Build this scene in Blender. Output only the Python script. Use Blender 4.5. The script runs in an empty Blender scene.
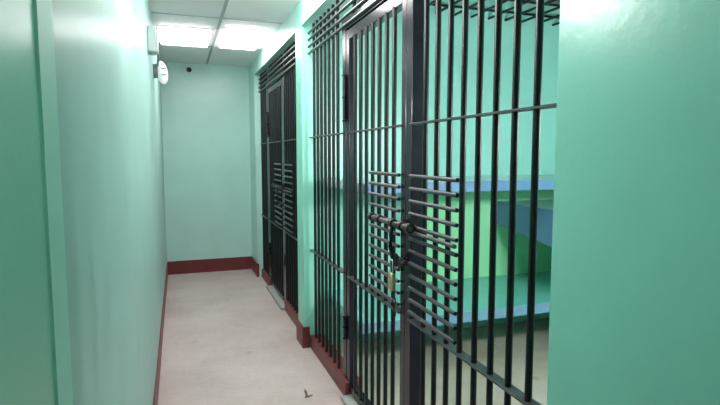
import bpy, bmesh, math, random
from mathutils import Vector, Matrix
random.seed(7)
S = bpy.context.scene
C = S.collection
PI = math.pi

# ---------------------------------------------------------------- materials
def principled(name):
    m = bpy.data.materials.new(name); m.use_nodes = True
    nt = m.node_tree; b = nt.nodes['Principled BSDF']
    return m, nt, b

def coords(nt, scale=(1, 1, 1)):
    tc = nt.nodes.new('ShaderNodeTexCoord'); mp = nt.nodes.new('ShaderNodeMapping')
    mp.inputs['Scale'].default_value = scale
    nt.links.new(tc.outputs['Object'], mp.inputs['Vector'])
    return mp.outputs['Vector']

def noise(nt, vec, scale, detail=4, rough=.55):
    n = nt.nodes.new('ShaderNodeTexNoise')
    n.inputs['Scale'].default_value = scale; n.inputs['Detail'].default_value = detail
    n.inputs['Roughness'].default_value = rough
    nt.links.new(vec, n.inputs['Vector'])
    return n.outputs['Fac']

def ramp(nt, fac, stops):
    r = nt.nodes.new('ShaderNodeValToRGB'); e = r.color_ramp.elements
    e[0].position, e[0].color = stops[0][0], (*stops[0][1], 1)
    e[1].position, e[1].color = stops[-1][0], (*stops[-1][1], 1)
    for p, c in stops[1:-1]:
        k = e.new(p); k.color = (*c, 1)
    nt.links.new(fac, r.inputs['Fac'])
    return r.outputs['Color']

def bump(nt, b, fac, strength, dist=.01):
    n = nt.nodes.new('ShaderNodeBump')
    n.inputs['Strength'].default_value = strength; n.inputs['Distance'].default_value = dist
    nt.links.new(fac, n.inputs['Height']); nt.links.new(n.outputs['Normal'], b.inputs['Normal'])

def paint(name, col, rough=.35, spec=.5, vary=.05, coat=0, coat_rough=.1, bstr=.05, nscale=3, bscale=(14, 14, 14)):
    m, nt, b = principled(name)
    v = coords(nt)
    lo = tuple(c * (1 - vary) for c in col); hi = tuple(min(1, c * (1 + vary)) for c in col)
    nt.links.new(ramp(nt, noise(nt, v, nscale), [(.3, lo), (.7, hi)]), b.inputs['Base Color'])
    b.inputs['Roughness'].default_value = rough
    b.inputs['Specular IOR Level'].default_value = spec
    b.inputs['Coat Weight'].default_value = coat; b.inputs['Coat Roughness'].default_value = coat_rough
    if bstr: bump(nt, b, noise(nt, coords(nt, bscale), 1.0, 3), bstr)
    return m

def emit(name, col, strength):
    m, nt, b = principled(name)
    b.inputs['Base Color'].default_value = (.9, .9, .9, 1)
    b.inputs['Emission Color'].default_value = (*col, 1)
    b.inputs['Emission Strength'].default_value = strength
    return m

GREEN = (.42, .68, .62)
M = {}
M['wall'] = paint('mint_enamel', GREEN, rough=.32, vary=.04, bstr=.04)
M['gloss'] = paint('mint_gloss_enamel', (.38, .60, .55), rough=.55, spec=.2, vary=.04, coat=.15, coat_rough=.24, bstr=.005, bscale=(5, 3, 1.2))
M['nearwall'] = paint('mint_satin_bounce', (.25, .63, .51), rough=.28, spec=.4, vary=.03, bstr=.06, bscale=(40, 40, 40))  # same mint paint, green bounce light mixed into the base colour
M['pier'] = paint('mint_pier_shaded', (.27, .66, .53), rough=.35, vary=.04, bstr=.04)  # the walls' mint deepened; the pier's shade is put into the colour
M['leftnear'] = paint('mint_satin_left_lit', (.36, .76, .60), rough=.33, spec=.35, vary=.03, bstr=.06, bscale=(40, 40, 40))  # same paint as the near right wall, lightened to look better lit
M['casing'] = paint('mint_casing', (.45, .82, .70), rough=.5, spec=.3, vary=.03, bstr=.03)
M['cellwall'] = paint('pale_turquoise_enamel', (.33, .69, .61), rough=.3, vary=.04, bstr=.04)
M['lime'] = paint('spring_green_lit_wall', (.37, .86, .50), rough=.35, vary=.04, bstr=.03)
M['red'] = paint('oxide_red_paint', (.15, .026, .026), rough=.45, vary=.15, bstr=.1, nscale=9)
M['bunk_top'] = paint('teal_bunk_paint', (.17, .56, .50), rough=.25, vary=.06, bstr=.04)
M['bunk_white'] = paint('bunk_top_pale_sheen', (.50, .68, .70), rough=.22, vary=.06, bstr=.04)  # white gloss of the upper bunk's top put into its base colour
M['bunk_blue'] = paint('blue_edge_paint', (.10, .21, .37), rough=.35, vary=.06, bstr=.03)
M['bunk_pale'] = paint('pale_blue_edge_paint', (.17, .36, .49), rough=.35, vary=.06, bstr=.03)
M['bar'] = paint('black_gloss_steel', (.009, .011, .012), rough=.34, spec=.32, vary=.15, bstr=.04, nscale=20, bscale=(60, 60, 20))
M['post'] = paint('charcoal_steel', (.013, .012, .019), rough=.2, spec=.28, vary=.15, bstr=.01, nscale=20, bscale=(60, 60, 20))
M['worn'] = paint('worn_grey_steel', (.035, .036, .040), rough=.34, spec=.6, vary=.25, bstr=.06, nscale=30, bscale=(60, 60, 60))
M['brownsteel'] = paint('brown_grey_bolt_steel', (.07, .05, .046), rough=.35, spec=.7, vary=.25, bstr=.04, nscale=30)
M['black'] = paint('matt_black', (.010, .010, .011), rough=.4, vary=.1, bstr=0)
M['threshold'] = paint('grey_cement', (.34, .34, .33), rough=.7, vary=.15, bstr=.2, nscale=15)
M['white'] = paint('white_plastic', (.72, .75, .74), rough=.35, vary=.02, bstr=0)
M['greybox'] = paint('grey_plastic', (.36, .43, .42), rough=.4, vary=.03, bstr=0)
M['conduit'] = paint('conduit_grey', (.20, .25, .25), rough=.4, vary=.03, bstr=0)
M['grid'] = paint('grid_metal', (.40, .41, .41), rough=.45, vary=.03, bstr=0)
M['tile'] = paint('ceiling_tile', (.96, .89, .91), rough=.45, spec=.4, vary=.03, bstr=.03, nscale=6)
M['cellceil'] = paint('grey_plaster', (.24, .27, .27), rough=.8, vary=.08, bstr=.1)
M['scrap'] = paint('dry_scrap', (.34, .28, .17), rough=.8, vary=.3, bstr=.1, nscale=60)
M['scrapdark'] = paint('dry_scrap_dark', (.14, .10, .08), rough=.8, vary=.3, bstr=.1, nscale=60)

def metal(name, col, rough):
    m, nt, b = principled(name)
    nt.links.new(ramp(nt, noise(nt, coords(nt), 80), [(.3, tuple(c * .85 for c in col)), (.7, col)]), b.inputs['Base Color'])
    b.inputs['Metallic'].default_value = 1; b.inputs['Roughness'].default_value = rough
    return m
M['brass'] = metal('brass', (.78, .58, .34), .35)
M['chrome'] = metal('chrome_steel', (.75, .76, .78), .2)

def floor_mat(name, a, b_, c, rough):
    m, nt, b = principled(name)
    v = coords(nt)
    base = ramp(nt, noise(nt, v, 1.6, 6, .6), [(.30, a), (.52, b_), (.72, c)])
    fine = ramp(nt, noise(nt, v, 26, 5, .65), [(.30, (.80, .80, .80)), (.55, (1, 1, 1))])
    mx = nt.nodes.new('ShaderNodeMix'); mx.data_type = 'RGBA'; mx.blend_type = 'MULTIPLY'
    mx.inputs[0].default_value = .45
    nt.links.new(base, mx.inputs[6]); nt.links.new(fine, mx.inputs[7])
    spots = ramp(nt, noise(nt, coords(nt, (1, .7, 1)), 5.2, 2, .4), [(.69, (1, 1, 1)), (.78, (.74, .62, .54))])
    m2 = nt.nodes.new('ShaderNodeMix'); m2.data_type = 'RGBA'; m2.blend_type = 'MULTIPLY'
    m2.inputs[0].default_value = .8
    nt.links.new(mx.outputs[2], m2.inputs[6]); nt.links.new(spots, m2.inputs[7])
    nt.links.new(m2.outputs[2], b.inputs['Base Color'])
    b.inputs['Roughness'].default_value = rough; b.inputs['Specular IOR Level'].default_value = .35
    bump(nt, b, noise(nt, v, 60, 4), .12)
    return m
M['floor'] = floor_mat('pale_concrete', (.43, .345, .33), (.525, .435, .418), (.59, .505, .49), .55)
M['cellfloor'] = floor_mat('cell_concrete', (.40, .36, .29), (.54, .50, .41), (.62, .58, .49), .6)

M['lamp'] = emit('lit_diffuser', (1.0, .95, .94), 8)
M['lamp_soft'] = emit('lit_louvre_tray', (1.0, .95, .94), 3.8)
M['lamp_near'] = emit('lit_globe', (1.0, .96, .95), 95)
M['lamp_fill'] = emit('added_fill_diffuser', (1.0, .96, .95), 13)
M['lamp_oval'] = emit('lit_oval_globe', (1.0, .98, .96), .15)
M['lamp_cell'] = emit('added_cell_globe', (.98, 1.0, .99), 54)

# ---------------------------------------------------------------- mesh helpers
def box(bm, x0, x1, y0, y1, z0, z1, bev=0):
    vs = [bm.verts.new((x, y, z)) for x in (x0, x1) for y in (y0, y1) for z in (z0, z1)]
    fs = [(0, 1, 3, 2), (4, 6, 7, 5), (0, 4, 5, 1), (2, 3, 7, 6), (0, 2, 6, 4), (1, 5, 7, 3)]
    faces = [bm.faces.new([vs[i] for i in f]) for f in fs]
    if bev:
        edges = list({e for f in faces for e in f.edges})
        bmesh.ops.bevel(bm, geom=edges, offset=bev, segments=1, profile=.5, affect='EDGES')

def tube(bm, a, b, r, n=12, r2=None):
    a, b = Vector(a), Vector(b); d = b - a
    q = Vector((0, 0, 1)).rotation_difference(d.normalized()).to_matrix().to_4x4()
    mat = Matrix.Translation((a + b) / 2) @ q
    bmesh.ops.create_cone(bm, cap_ends=True, segments=n, radius1=r, radius2=r if r2 is None else r2, depth=d.length, matrix=mat)

def path_tube(bm, pts, r, n=10):
    pts = [Vector(p) for p in pts]; rings = []
    for i, p in enumerate(pts):
        d = (pts[min(i + 1, len(pts) - 1)] - pts[max(i - 1, 0)]).normalized()
        q = Vector((0, 0, 1)).rotation_difference(d)
        rings.append([bm.verts.new(p + q @ Vector((r * math.cos(2 * PI * k / n), r * math.sin(2 * PI * k / n), 0))) for k in range(n)])
    for a, b in zip(rings, rings[1:]):
        for k in range(n):
            bm.faces.new((a[k], a[(k + 1) % n], b[(k + 1) % n], b[k]))
    bm.faces.new(rings[0][::-1]); bm.faces.new(rings[-1])

def prism(bm, pts, axis, a, b):
    """extrude a polygon given in the two other axes (in x,y,z order) along axis from a to b"""
    def v(p, t):
        l = list(p); l.insert(axis, t); return bm.verts.new(l)
    A = [v(p, a) for p in pts]; B = [v(p, b) for p in pts]
    bm.faces.new(A); bm.faces.new(B[::-1])
    n = len(pts)
    for i in range(n):
        bm.faces.new((A[i], B[i], B[(i + 1) % n], A[(i + 1) % n]))

def finish(name, bm, mat, parent=None, smooth=True, loc=None):
    bmesh.ops.recalc_face_normals(bm, faces=bm.faces[:])
    me = bpy.data.meshes.new(name); bm.to_mesh(me); bm.free()
    me.materials.append(mat)
    o = bpy.data.objects.new(name, me); C.objects.link(o)
    if parent is not None: o.parent = parent
    if loc: o.location = loc
    if smooth:
        for p in me.polygons: p.use_smooth = True
        try: me.set_sharp_from_angle(angle=math.radians(38))
        except Exception: pass
    return o

def bxo(name, dims, mat, parent=None, bev=0):
    bm = bmesh.new(); box(bm, *dims, bev=bev); return finish(name, bm, mat, parent)

def struct(o): o['kind'] = 'structure'; return o

def thing(name, label, cat, loc=(0, 0, 0), group=None):
    o = bpy.data.objects.new(name, None); C.objects.link(o)
    o.empty_display_size = .1; o.location = loc
    return tag(o, label, cat, group)

def tag(o, label, cat, group=None):
    o['label'] = label; o['category'] = cat
    if group: o['group'] = group
    return o

# ---------------------------------------------------------------- dimensions
XL, XR, XB = -.172, .885, .958          # corridor left wall, right wall face, plane of the bars
YB, YE = 6.87, -1.9                     # far end wall, wall behind
ZC, ZH, ZT = 2.63, 2.45, 2.80           # corridor ceiling, underside of header, cell ceiling
A0, A1 = 1.07, 3.865                    # near cell opening
B0, B1 = 4.065, 6.38                    # far cell opening
XC = 3.25                               # back wall of the cells

# ---------------------------------------------------------------- shell
struct(bxo('floor', (-.4, XR + .06, YE - .1, YB + .1, -.12, 0), M['floor']))
struct(bxo('floor_cells', (XR + .06, XC + .1, A0 - .2, YB + .1, -.12, 0), M['cellfloor']))
struct(bxo('ceiling', (-.4, XR, YE - .1, YB + .1, ZC, ZC + .08), M['tile']))
bm = bmesh.new()
gx = .372
for y in (-1.46, -.26, .95, 2.16, 3.36, 4.56, 5.775):
    box(bm, XL + .002, XR - .002, y - .012, y + .012, ZC - .004, ZC + .01)
box(bm, gx - .012, gx + .012, YE, YB, ZC - .005, ZC + .01)
struct(finish('ceiling_grid', bm, M['grid']))

# left corridor wall: hand-trowelled plaster that bulges gently along its length
bm = bmesh.new()
NY = 150
def wave(y):
    w = .0012 * math.sin(y * 2.1 + .4) + .0001 * math.sin(y * 5.3 + 1.2)
    w += .006 * math.exp(-((y - 1.85) / .30) ** 2)
    return w * min(1, max(0, (YB - y) / .6))
rows = []
for i in range(NY + 1):
    y = .60 + (YB + .05 - .60) * i / NY
    x = XL + wave(y)
    rows.append((bm.verts.new((x, y, 0)), bm.verts.new((x, y, ZC)), bm.verts.new((-.36, y, 0)), bm.verts.new((-.36, y, ZC))))
for p, q in zip(rows, rows[1:]):
    bm.faces.new((p[0], q[0], q[1], p[1])); bm.faces.new((p[2], p[3], q[3], q[2]))
    bm.faces.new((p[1], q[1], q[3], p[3])); bm.faces.new((p[0], p[2], q[2], q[0]))
bm.faces.new(rows[0]); 
bm.faces.ensure_lookup_table()
bm.faces.remove(bm.faces[-1])
bm.faces.new((rows[0][0], rows[0][1], rows[0][3], rows[0][2])); bm.faces.new((rows[-1][0], rows[-1][2], rows[-1][3], rows[-1][1]))
struct(finish('wall_left', bm, M['gloss']))
# thicker left wall beside the viewer and the painted casing that ends it
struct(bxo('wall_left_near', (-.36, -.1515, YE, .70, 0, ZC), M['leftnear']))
bm = bmesh.new()
prism(bm, [(-.36, .70), (-.1515, .70), (-.1485, .705), (-.1515, .806), (-.36, .806)], 2, 0, ZC)
struct(finish('trim_1', bm, M['casing'], smooth=False))

struct(bxo('wall_far', (-.36, XR, YB, YB + .15, 0, ZC + .05), M['wall']))
struct(bxo('wall_back', (-.36, XR + .2, YE - .15, YE, 0, ZC + .05), M['wall']))

# right wall: near pier, middle pier (the end of the wall between the cells), far pier, header over the bars
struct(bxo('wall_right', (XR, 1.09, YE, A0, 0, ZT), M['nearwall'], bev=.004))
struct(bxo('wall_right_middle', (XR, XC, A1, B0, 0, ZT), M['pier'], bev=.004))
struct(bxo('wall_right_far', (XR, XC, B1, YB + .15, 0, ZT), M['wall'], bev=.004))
bm = bmesh.new()
box(bm, XR, 1.07, A0, A1, ZH, ZT); box(bm, XR, 1.07, B0, B1, ZH, ZT)
struct(finish('wall_right_header', bm, M['wall']))
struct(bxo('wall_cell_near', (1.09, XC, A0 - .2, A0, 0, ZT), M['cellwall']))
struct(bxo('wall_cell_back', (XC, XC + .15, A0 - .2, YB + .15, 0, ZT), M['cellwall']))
struct(bxo('ceiling_cells', (1.07, XC, A0 - .2, YB, ZT, ZT + .08), M['cellceil']))

# skirtings and the red kerbs under the bars
struct(bxo('baseboard_far', (XL + .004, XR, YB - .012, YB, 0, .168), M['red'], bev=.003))
bm = bmesh.new()
prev = None
for i in range(61):
    y = .81 + (YB - .014 - .81) * i / 60
    x = XL + wave(y) + .009
    cur = [bm.verts.new((x, y, 0)), bm.verts.new((x, y, .14)), bm.verts.new((x - .03, y, .14)), bm.verts.new((x - .03, y, 0))]
    if prev:
        for k in range(4): bm.faces.new((prev[k], cur[k], cur[(k + 1) % 4], prev[(k + 1) % 4]))
    else: bm.faces.new(cur[::-1])
    prev = cur
bm.faces.new(prev)
struct(finish('baseboard_left', bm, M['red']))
bm = bmesh.new()
box(bm, XR - .014, XR + .045, A1 - .012, B0 + .012, 0, .168, bev=.003)
box(bm, XR - .012, XR + .02, B1 - .010, YB - .013, 0, .168, bev=.003)
box(bm, XR - .012, XR + .02, YE, A0 + .01, 0, .168, bev=.003)
struct(finish('baseboard_right', bm, M['red']))
bm = bmesh.new()
GA0, GA1 = 2.045, 2.94                  # gap of the gate between the kerbs
OFF = 2.85
def kerb(bm, y0, y1): box(bm, XR + .046, 1.04, y0, y1, 0, .105, bev=.006)
kerb(bm, A0 + .012, GA0); kerb(bm, GA1, A1 - .014)
kerb(bm, B0 + .014, GA0 + OFF); kerb(bm, GA1 + OFF, B1 - .012)
struct(finish('trim_2', bm, M['red']))
bm = bmesh.new()
for o in (0, OFF): box(bm, XR + .012, 1.04, GA0 + .002 + o, GA1 - .002 + o, 0, .03, bev=.004)
struct(finish('trim_3', bm, M['threshold']))

# ---------------------------------------------------------------- barred fronts
R_BAR = .011
ZB0, ZB1 = .103, 2.452
def rod_mesh(name, p, q, r, mat, n=12):
    bm = bmesh.new(); tube(bm, p, q, r, n)
    me_o = finish(name, bm, mat); me = me_o.data
    bpy.data.objects.remove(me_o)
    return me
ME_BAR = rod_mesh('vertical_bar', (0, 0, ZB0), (0, 0, ZB1), R_BAR, M['bar'])
ME_SHORT = rod_mesh('short_bar', (0, 0, 2.27), (0, 0, ZB1), R_BAR, M['bar'])
ME_GBAR = rod_mesh('gate_bar', (0, 0, .085), (0, 0, 2.175), R_BAR, M['bar'])
ME_LB = rod_mesh('lock_grid_rod', (0, 0, 0), (0, .405, 0), .0085, M['worn'], 10)
ME_LG = rod_mesh('lock_grid_rod', (0, 0, 0), (0, .378, 0), .0085, M['worn'], 10)
def inst(name, me, parent, loc):
    o = bpy.data.objects.new(name, me); C.objects.link(o); o.parent = parent; o.location = loc
    return o
RAIL_LO, RAIL_UP = .772, 1.632
TOPS = (2.40, 2.352, 2.302, 2.252)
LOCK_Z = [1.41 - .0545 * k for k in range(12)]

def front(label, y0, y1, off, bars_left, bars_right):
    t = thing('barred_cell_front', label, 'prison bars', (XB, (y0 + y1) / 2, 0))
    oy = -(y0 + y1) / 2; L = lambda y: y + oy      # world y -> local y
    for y in bars_left + bars_right: inst('vertical_bar', ME_BAR, t, (0, L(y), 0))
    y = 2.17 + off
    while y < 2.93 + off:
        inst('short_bar', ME_SHORT, t, (0, L(y), 0)); y += .097
    # horizontal flat rails, pierced by the bars
    J0, J1 = 2.050 + off, 2.985 + off
    for z, w in ((RAIL_LO, .021), (RAIL_UP, .017)):
        bxo('horizontal_rail', (-w, w, L(y0 - .02), L(J0 + .01), z - .004, z + .004), M['worn'], t, .001)
        bxo('horizontal_rail', (-w, w, L(J1 + .05), L(y1 + .02), z - .004, z + .004), M['worn'], t, .001)
    for z in TOPS:
        bm = bmesh.new(); tube(bm, (-.016, L(y0 - .02), z), (-.016, L(y1 + .02), z), .010)
        finish('top_rail', bm, M['bar'], t)
    for y in (J0, J1):
        bxo('post', (-.008, .052, L(y), L(y + .062), .0, 2.29), M['post'], t, .003)
    bxo('head_frame', (-.012, .052, L(J0), L(J1 + .062), 2.232, 2.292), M['post'], t, .003)
    for z in LOCK_Z:
        inst('lock_grid_rod', ME_LB, t, (-.015, L(1.644 + off), z))
    bm = bmesh.new(); tube(bm, (-.03, L(1.63 + off), 1.172), (-.03, L(2.06 + off), 1.172), .0085)
    finish('bolt_rest', bm, M['worn'], t)
    return t

BL = [3.77 - .1 * k for k in range(7)]
BR = [1.135 + .1 * k for k in range(9)]
front('black barred front of the near cell, running behind the plain right wall', A0, A1, 0, BL, BR)
FL = [6.325 - .096 * k for k in range(5)]
FR = [4.135 + .1 * k for k in range(8)]
front('black barred front of the far cell, between the middle pier and the end wall', B0, B1, OFF, FL, FR)

def gate(label, off):
    yh = 2.98
    t = thing('barred_gate', label, 'gate', (XB, 2.545 + off, 0))
    L = lambda y: y - 2.545
    bxo('stile', (-.006, .044, L(2.117), L(2.168), .05, 2.225), M['post'], t, .003)
    bxo('stile', (-.006, .044, L(2.925), L(2.978), .05, 2.225), M['post'], t, .003)
    bxo('top_frame', (-.006, .044, L(2.168), L(2.925), 2.165, 2.225), M['post'], t, .003)
    bxo('bottom_frame', (-.006, .044, L(2.168), L(2.925), .05, .095), M['post'], t, .003)
    for k in range(7): inst('gate_bar', ME_GBAR, t, (0, L(2.264 + .0943 * k), 0))
    for z, w in ((RAIL_LO, .021), (RAIL_UP, .017)):
        bxo('horizontal_rail', (-w, w, L(2.160), L(2.932), z - .004, z + .004), M['worn'], t, .001)
    for z in LOCK_Z:
        inst('lock_grid_rod', ME_LG, t, (-.015, L(2.165), z))
    # hinges on the far stile
    for z0, z1 in ((1.71, 1.96), (.38, .50)):
        h = bmesh.new()
        tube(h, (-.017, L(2.982), z0), (-.017, L(2.982), z1), .011)
        hg = finish('hinge', h, M['black'], t)
        for zz in (z0 - .012, (z0 + z1) / 2, z1 + .004):
            n = bmesh.new(); tube(n, (-.017, L(2.982), zz), (-.017, L(2.982), zz + .008), .014)
            finish('knuckle', n, M['post'], hg)
    # sliding bolt with its collars and hasp
    b = bmesh.new(); tube(b, (-.048, L(2.465), 1.192), (-.048, L(1.965), 1.192), .0125, 14)
    bolt = finish('sliding_bolt', b, M['brownsteel'], t)
    for y in (2.43, 2.33, 2.162, 2.066, 1.985):
        c = bmesh.new(); tube(c, (-.048, L(y - .018), 1.192), (-.048, L(y + .018), 1.192), .021, 16)
        box(c, -.048, -.016, L(y - .012), L(y + .012), 1.182, 1.202)
        finish('bolt_collar', c, M['black'], bolt)
    c = bmesh.new()
    path_tube(c, [(-.052, L(2.152), 1.187), (-.062, L(2.150), 1.14), (-.064, L(2.148), 1.09), (-.058, L(2.145), 1.05), (-.05, L(2.145), 1.02)], .0095)
    finish('bolt_handle', c, M['black'], bolt)
    c = bmesh.new()   # round eyelet plate the padlock passes through
    tube(c, (-.036, L(2.143), 1.026), (-.052, L(2.143), 1.026), .031, 20)
    tube(c, (-.036, L(2.085), 1.022), (-.050, L(2.085), 1.022), .022, 18)
    box(c, -.040, -.014, L(2.07), L(2.17), 1.016, 1.034)
    finish('hasp_eye', c, M['black'], t)
    c = bmesh.new(); tube(c, (-.014, L(2.14), 1.03), (-.004, L(2.14), 1.03), .007, 14)
    finish('rivet', c, M['worn'], t)
    return t
gate('black barred gate of the near cell, closed with a brass padlock', 0)
gate('narrow black barred gate of the far cell, shut, without a visible brass padlock', OFF)

# padlock through the hasp of the near gate
pl = thing('padlock', 'small brass padlock hanging from the bolt of the near gate', 'padlock', (.893, 2.128, .935))
bm = bmesh.new(); box(bm, -.010, .010, -.019, .019, -.043, .037, bev=.004)
body = finish('padlock_body', bm, M['brass'], pl)
bm = bmesh.new()
pts = [(0, -.0125, .03)] + [(0, -.0125 * math.cos(a), .085 + .0125 * math.sin(a)) for a in [PI * k / 8 for k in range(9)]] + [(0, .0125, .03)]
path_tube(bm, pts, .0042); finish('shackle', bm, M['chrome'], pl)
bm = bmesh.new(); tube(bm, (0, 0, -.0435), (0, 0, -.046), .006); finish('keyhole', bm, M['black'], body)
kc = thing('short_chain', 'short dark chain dangling below the brass padlock', 'chain', (.900, 2.115, .80))
for k in range(5):
    bm = bmesh.new(); n = 12
    z0 = .165 - .030 * k
    pp = []
    for j in range(n + 1):
        a = 2 * PI * j / n
        u, w = .007 * math.cos(a), .018 * math.sin(a)
        pp.append((u if k % 2 else 0, 0 if k % 2 else u, z0 + w - .09))
    path_tube(bm, pp, .0028, 6); finish('link', bm, M['black'], kc)

# ---------------------------------------------------------------- near cell: bunks and overhead grille
YP = A1
ub = thing('upper_bunk', 'upper concrete bunk with a blue edge along the wall between the cells', 'bunk', (2.2, YP, 1.29))
bxo('slab', (1.075 - 2.2, XC - 2.2, -.85, 0, -.030, .035), M['bunk_white'], ub, .003)
bxo('edge_band', (1.075 - 2.2, XC - 2.2, -.856, -.849, -.033, .036), M['bunk_blue'], ub, .002)
lb = thing('lower_bunk', 'low teal concrete bunk with pale blue edge near the cell floor', 'bunk', (2.2, YP, .41))
bxo('slab', (1.06 - 2.2, XC - 2.2, -.85, 0, -.038, .030), M['bunk_top'], lb, .004)
bxo('edge_band', (1.06 - 2.2, XC - 2.2, -.857, -.849, -.040, .031), M['bunk_pale'], lb, .002)
sb = thing('side_bunk', 'second raised bunk along the cell back wall with deep sloping blue edge', 'bunk', (2.57, 2.6, 1.0))
bm = bmesh.new()
prism(bm, [(A1 - 2.6, .10), (A1 - 2.6, -.075), (1.6 - 2.6, -.36), (1.6 - 2.6, .10)], 0, .004, XC - 2.572)
finish('slab', bm, M['cellwall'], sb, smooth=False)
bm = bmesh.new()
prism(bm, [(A1 - 2.6, .102), (A1 - 2.6, -.077), (1.598 - 2.6, -.362), (1.598 - 2.6, .102)], 0, -.004, .004)
finish('edge_band', bm, M['bunk_blue'], sb, smooth=False)
struct(bxo('trim_5', (1.09, XC, A1 - .003, A1, 0, ZT), M['cellwall']))
# greener wall between the two bunks, its brightness and left falloff painted in
struct(bxo('trim_4', (1.82, XC, YP - .006, YP, .44, 1.26), M['lime']))

cg = thing('ceiling_grille', 'dark rod grille across the top of the near cell', 'grille', (2.1, 2.5, 2.64))
for y in [3.70 - .29 * k for k in range(9)]:
    bm = bmesh.new(); tube(bm, (1.07 - 2.1, y - 2.5, .012), (XC - 2.1, y - 2.5, .012), .010)
    finish('cross_rod', bm, M['bar'], cg)
for x in [1.18 + .163 * k for k in range(13)]:
    bm = bmesh.new(); tube(bm, (x - 2.1, A0 - 2.5, -.006), (x - 2.1, A1 - 2.5, -.006), .010)
    finish('long_rod', bm, M['bar'], cg)

# ---------------------------------------------------------------- lamps
def panel_light(label, x0, x1, y0, y1, z, mat, nslat=0, drop=.03):
    cx, cy = (x0 + x1) / 2, (y0 + y1) / 2
    t = thing('ceiling_light', label, 'ceiling light', (cx, cy, z))
    a, b = (x1 - x0) / 2, (y1 - y0) / 2
    bm = bmesh.new(); w = .018
    for d in ((-a, a, -b, -b + w), (-a, a, b - w, b), (-a, -a + w, -b + w, b - w), (a - w, a, -b + w, b - w)):
        box(bm, *d, -.008, 0, bev=.002)
    finish('frame', bm, M['white'], t)
    bxo('diffuser', (-a + w, a - w, -b + w, b - w, -drop, -.002), mat, t, .006)
    for k in range(nslat):
        x = -a + w + (2 * a - 2 * w) * (k + 1) / (nslat + 1)
        bxo('louvre_slat', (x - .003, x + .003, -b + w, b - w, -drop - .014, -drop), M['white'], t)
    return t
panel_light('bright square ceiling panel on the right, beside the cell header', .42, .82, 4.88, 5.68, ZC, M['lamp'], 0, .03)
panel_light('louvred ceiling panel on the left, above the left wall lamp', -.145, .335, 4.98, 5.70, ZC, M['lamp_soft'], 9, .03)
panel_light('added unseen ceiling panel above the gate of the near cell, nearer than the two bright panels', .42, .82, 3.10, 3.62, ZC, M['lamp_fill'], 0, .07)  # fill panel added out of view to brighten the far wall
bl = thing('added_cell_lamp', 'added unseen oblong lamp on the near side wall inside the near cell', 'wall lamp', (2.15, A0, 1.62))  # lamp added for the cell's brightness, made long to blur bar shadows
bxo('base', (-.34, .34, 0, .03, -.10, .10), M['white'], bl, .01)
bm = bmesh.new(); box(bm, -.30, .30, .03, .085, -.08, .08, bev=.02)
finish('globe', bm, M['lamp_cell'], bl)

# ---------------------------------------------------------------- fittings on the left wall and the end wall
eb = thing('junction_box', 'grey box fixed high on the left wall, above the white lamp', 'box', (XL + .003, 3.90, 2.28))
bxo('box_body', (-.004, .056, -.06, .10, -.085, .085), M['greybox'], eb, .008)
bxo('cover', (.056, .063, -.054, .094, -.079, .079), M['white'], eb, .003)
bm = bmesh.new(); path_tube(bm, [(.05, .09, .05), (.058, .25, .02), (.045, .55, -.03), (.03, .82, -.05)], .007)
cb = finish('cable', bm, M['conduit'], eb)
def wall_lamp(label, y, z, mat):
    wl = thing('wall_lamp', label, 'wall lamp', (XL + .003, y, z))
    bm = bmesh.new()
    bmesh.ops.create_uvsphere(bm, u_segments=28, v_segments=18, radius=1)
    for v in bm.verts:
        v.co = Vector((.064 + v.co.x * .045 - .012 * v.co.z, v.co.y * .085, v.co.z * .095))
    finish('globe', bm, mat, wl)
    bm = bmesh.new(); tube(bm, (-.004, 0, .01), (.035, 0, .01), .06, 24); finish('base', bm, M['conduit'], wl)
    for dz in (-.03, .02):
        bm = bmesh.new(); tube(bm, (.060, -.086, dz), (.095, -.070, dz + .005), .006, 8)
        finish('clip', bm, M['greybox'], wl)
wall_lamp('white oval bulkhead lamp sticking out of the left wall below the grey box', 4.75, 2.19, M['lamp_oval'])
wall_lamp('lit oval bulkhead lamp high on the left wall, closer than the grey box', 2.08, 2.29, M['lamp_near'])
cam_t = thing('security_camera', 'tiny black security camera high on the end wall', 'camera', (.148, YB, 2.545))
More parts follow.
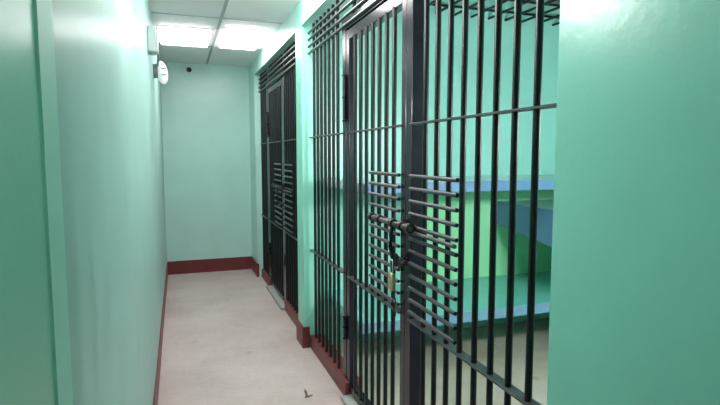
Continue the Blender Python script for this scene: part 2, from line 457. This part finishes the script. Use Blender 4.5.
bm = bmesh.new(); bmesh.ops.create_uvsphere(bm, u_segments=20, v_segments=12, radius=.030, matrix=Matrix.Translation((.012, -.05, -.004)))
finish('dome', bm, M['black'], cam_t)
bm = bmesh.new(); tube(bm, (0, 0, .012), (.008, -.045, .008), .011, 12); tube(bm, (0, .0, .012), (0, -.008, .012), .024, 16)
finish('bracket', bm, M['greybox'], cam_t)

# dry scrap on the floor
sc = thing('dry_scrap', 'small curled dry scrap lying on the corridor floor', 'litter', (.722, 3.06, 0))
def leaf(pts_w, lift):
    bm = bmesh.new(); up, dn = [], []
    for (x, y, w, z) in pts_w:
        up.append((bm.verts.new((x - w, y, z + lift)), bm.verts.new((x, y + .002, z)), bm.verts.new((x + w, y, z + lift * 1.3))))
    for a, b in zip(up, up[1:]):
        for k in range(2): bm.faces.new((a[k], a[k + 1], b[k + 1], b[k]))
    g = bmesh.ops.solidify(bm, geom=bm.faces[:], thickness=.0015)
    return bm
o = finish('curl', leaf([(-.012, -.03, .004, .004), (-.014, -.01, .010, .012), (-.016, .012, .011, .026), (-.018, .03, .004, .034)], .008), M['scrap'], sc)
bm = leaf([(-.03, 0, .003, .002), (-.01, 0, .003, .003), (.012, 0, .003, .003), (.032, 0, .002, .006)], .004)
for v in bm.verts: v.co.y = (v.co.x * .2) + (-.018 + v.co.z * .5) + random.uniform(-.008, .008)
finish('stalk', bm, M['scrapdark'], sc)

sc.scale = (.8, .8, .8)
# ---------------------------------------------------------------- world, camera, view
w = bpy.data.worlds.new('World'); S.world = w; w.use_nodes = True
w.node_tree.nodes['Background'].inputs['Color'].default_value = (.5, .55, .55, 1)
w.node_tree.nodes['Background'].inputs['Strength'].default_value = .05
cd = bpy.data.cameras.new('Camera'); cam = bpy.data.objects.new('Camera', cd); C.objects.link(cam)
cd.sensor_width = 36; cd.lens = 26; cd.clip_start = .02
cam.location = (0, 0, 1.5)
cam.rotation_euler = (math.radians(90 - 5.219), 0, math.radians(-19.216))
S.camera = cam
vs = S.view_settings
vs.view_transform = 'Standard'; vs.look = 'None'; vs.gamma = 1; vs.use_curve_mapping = False
vs.exposure = 1.25
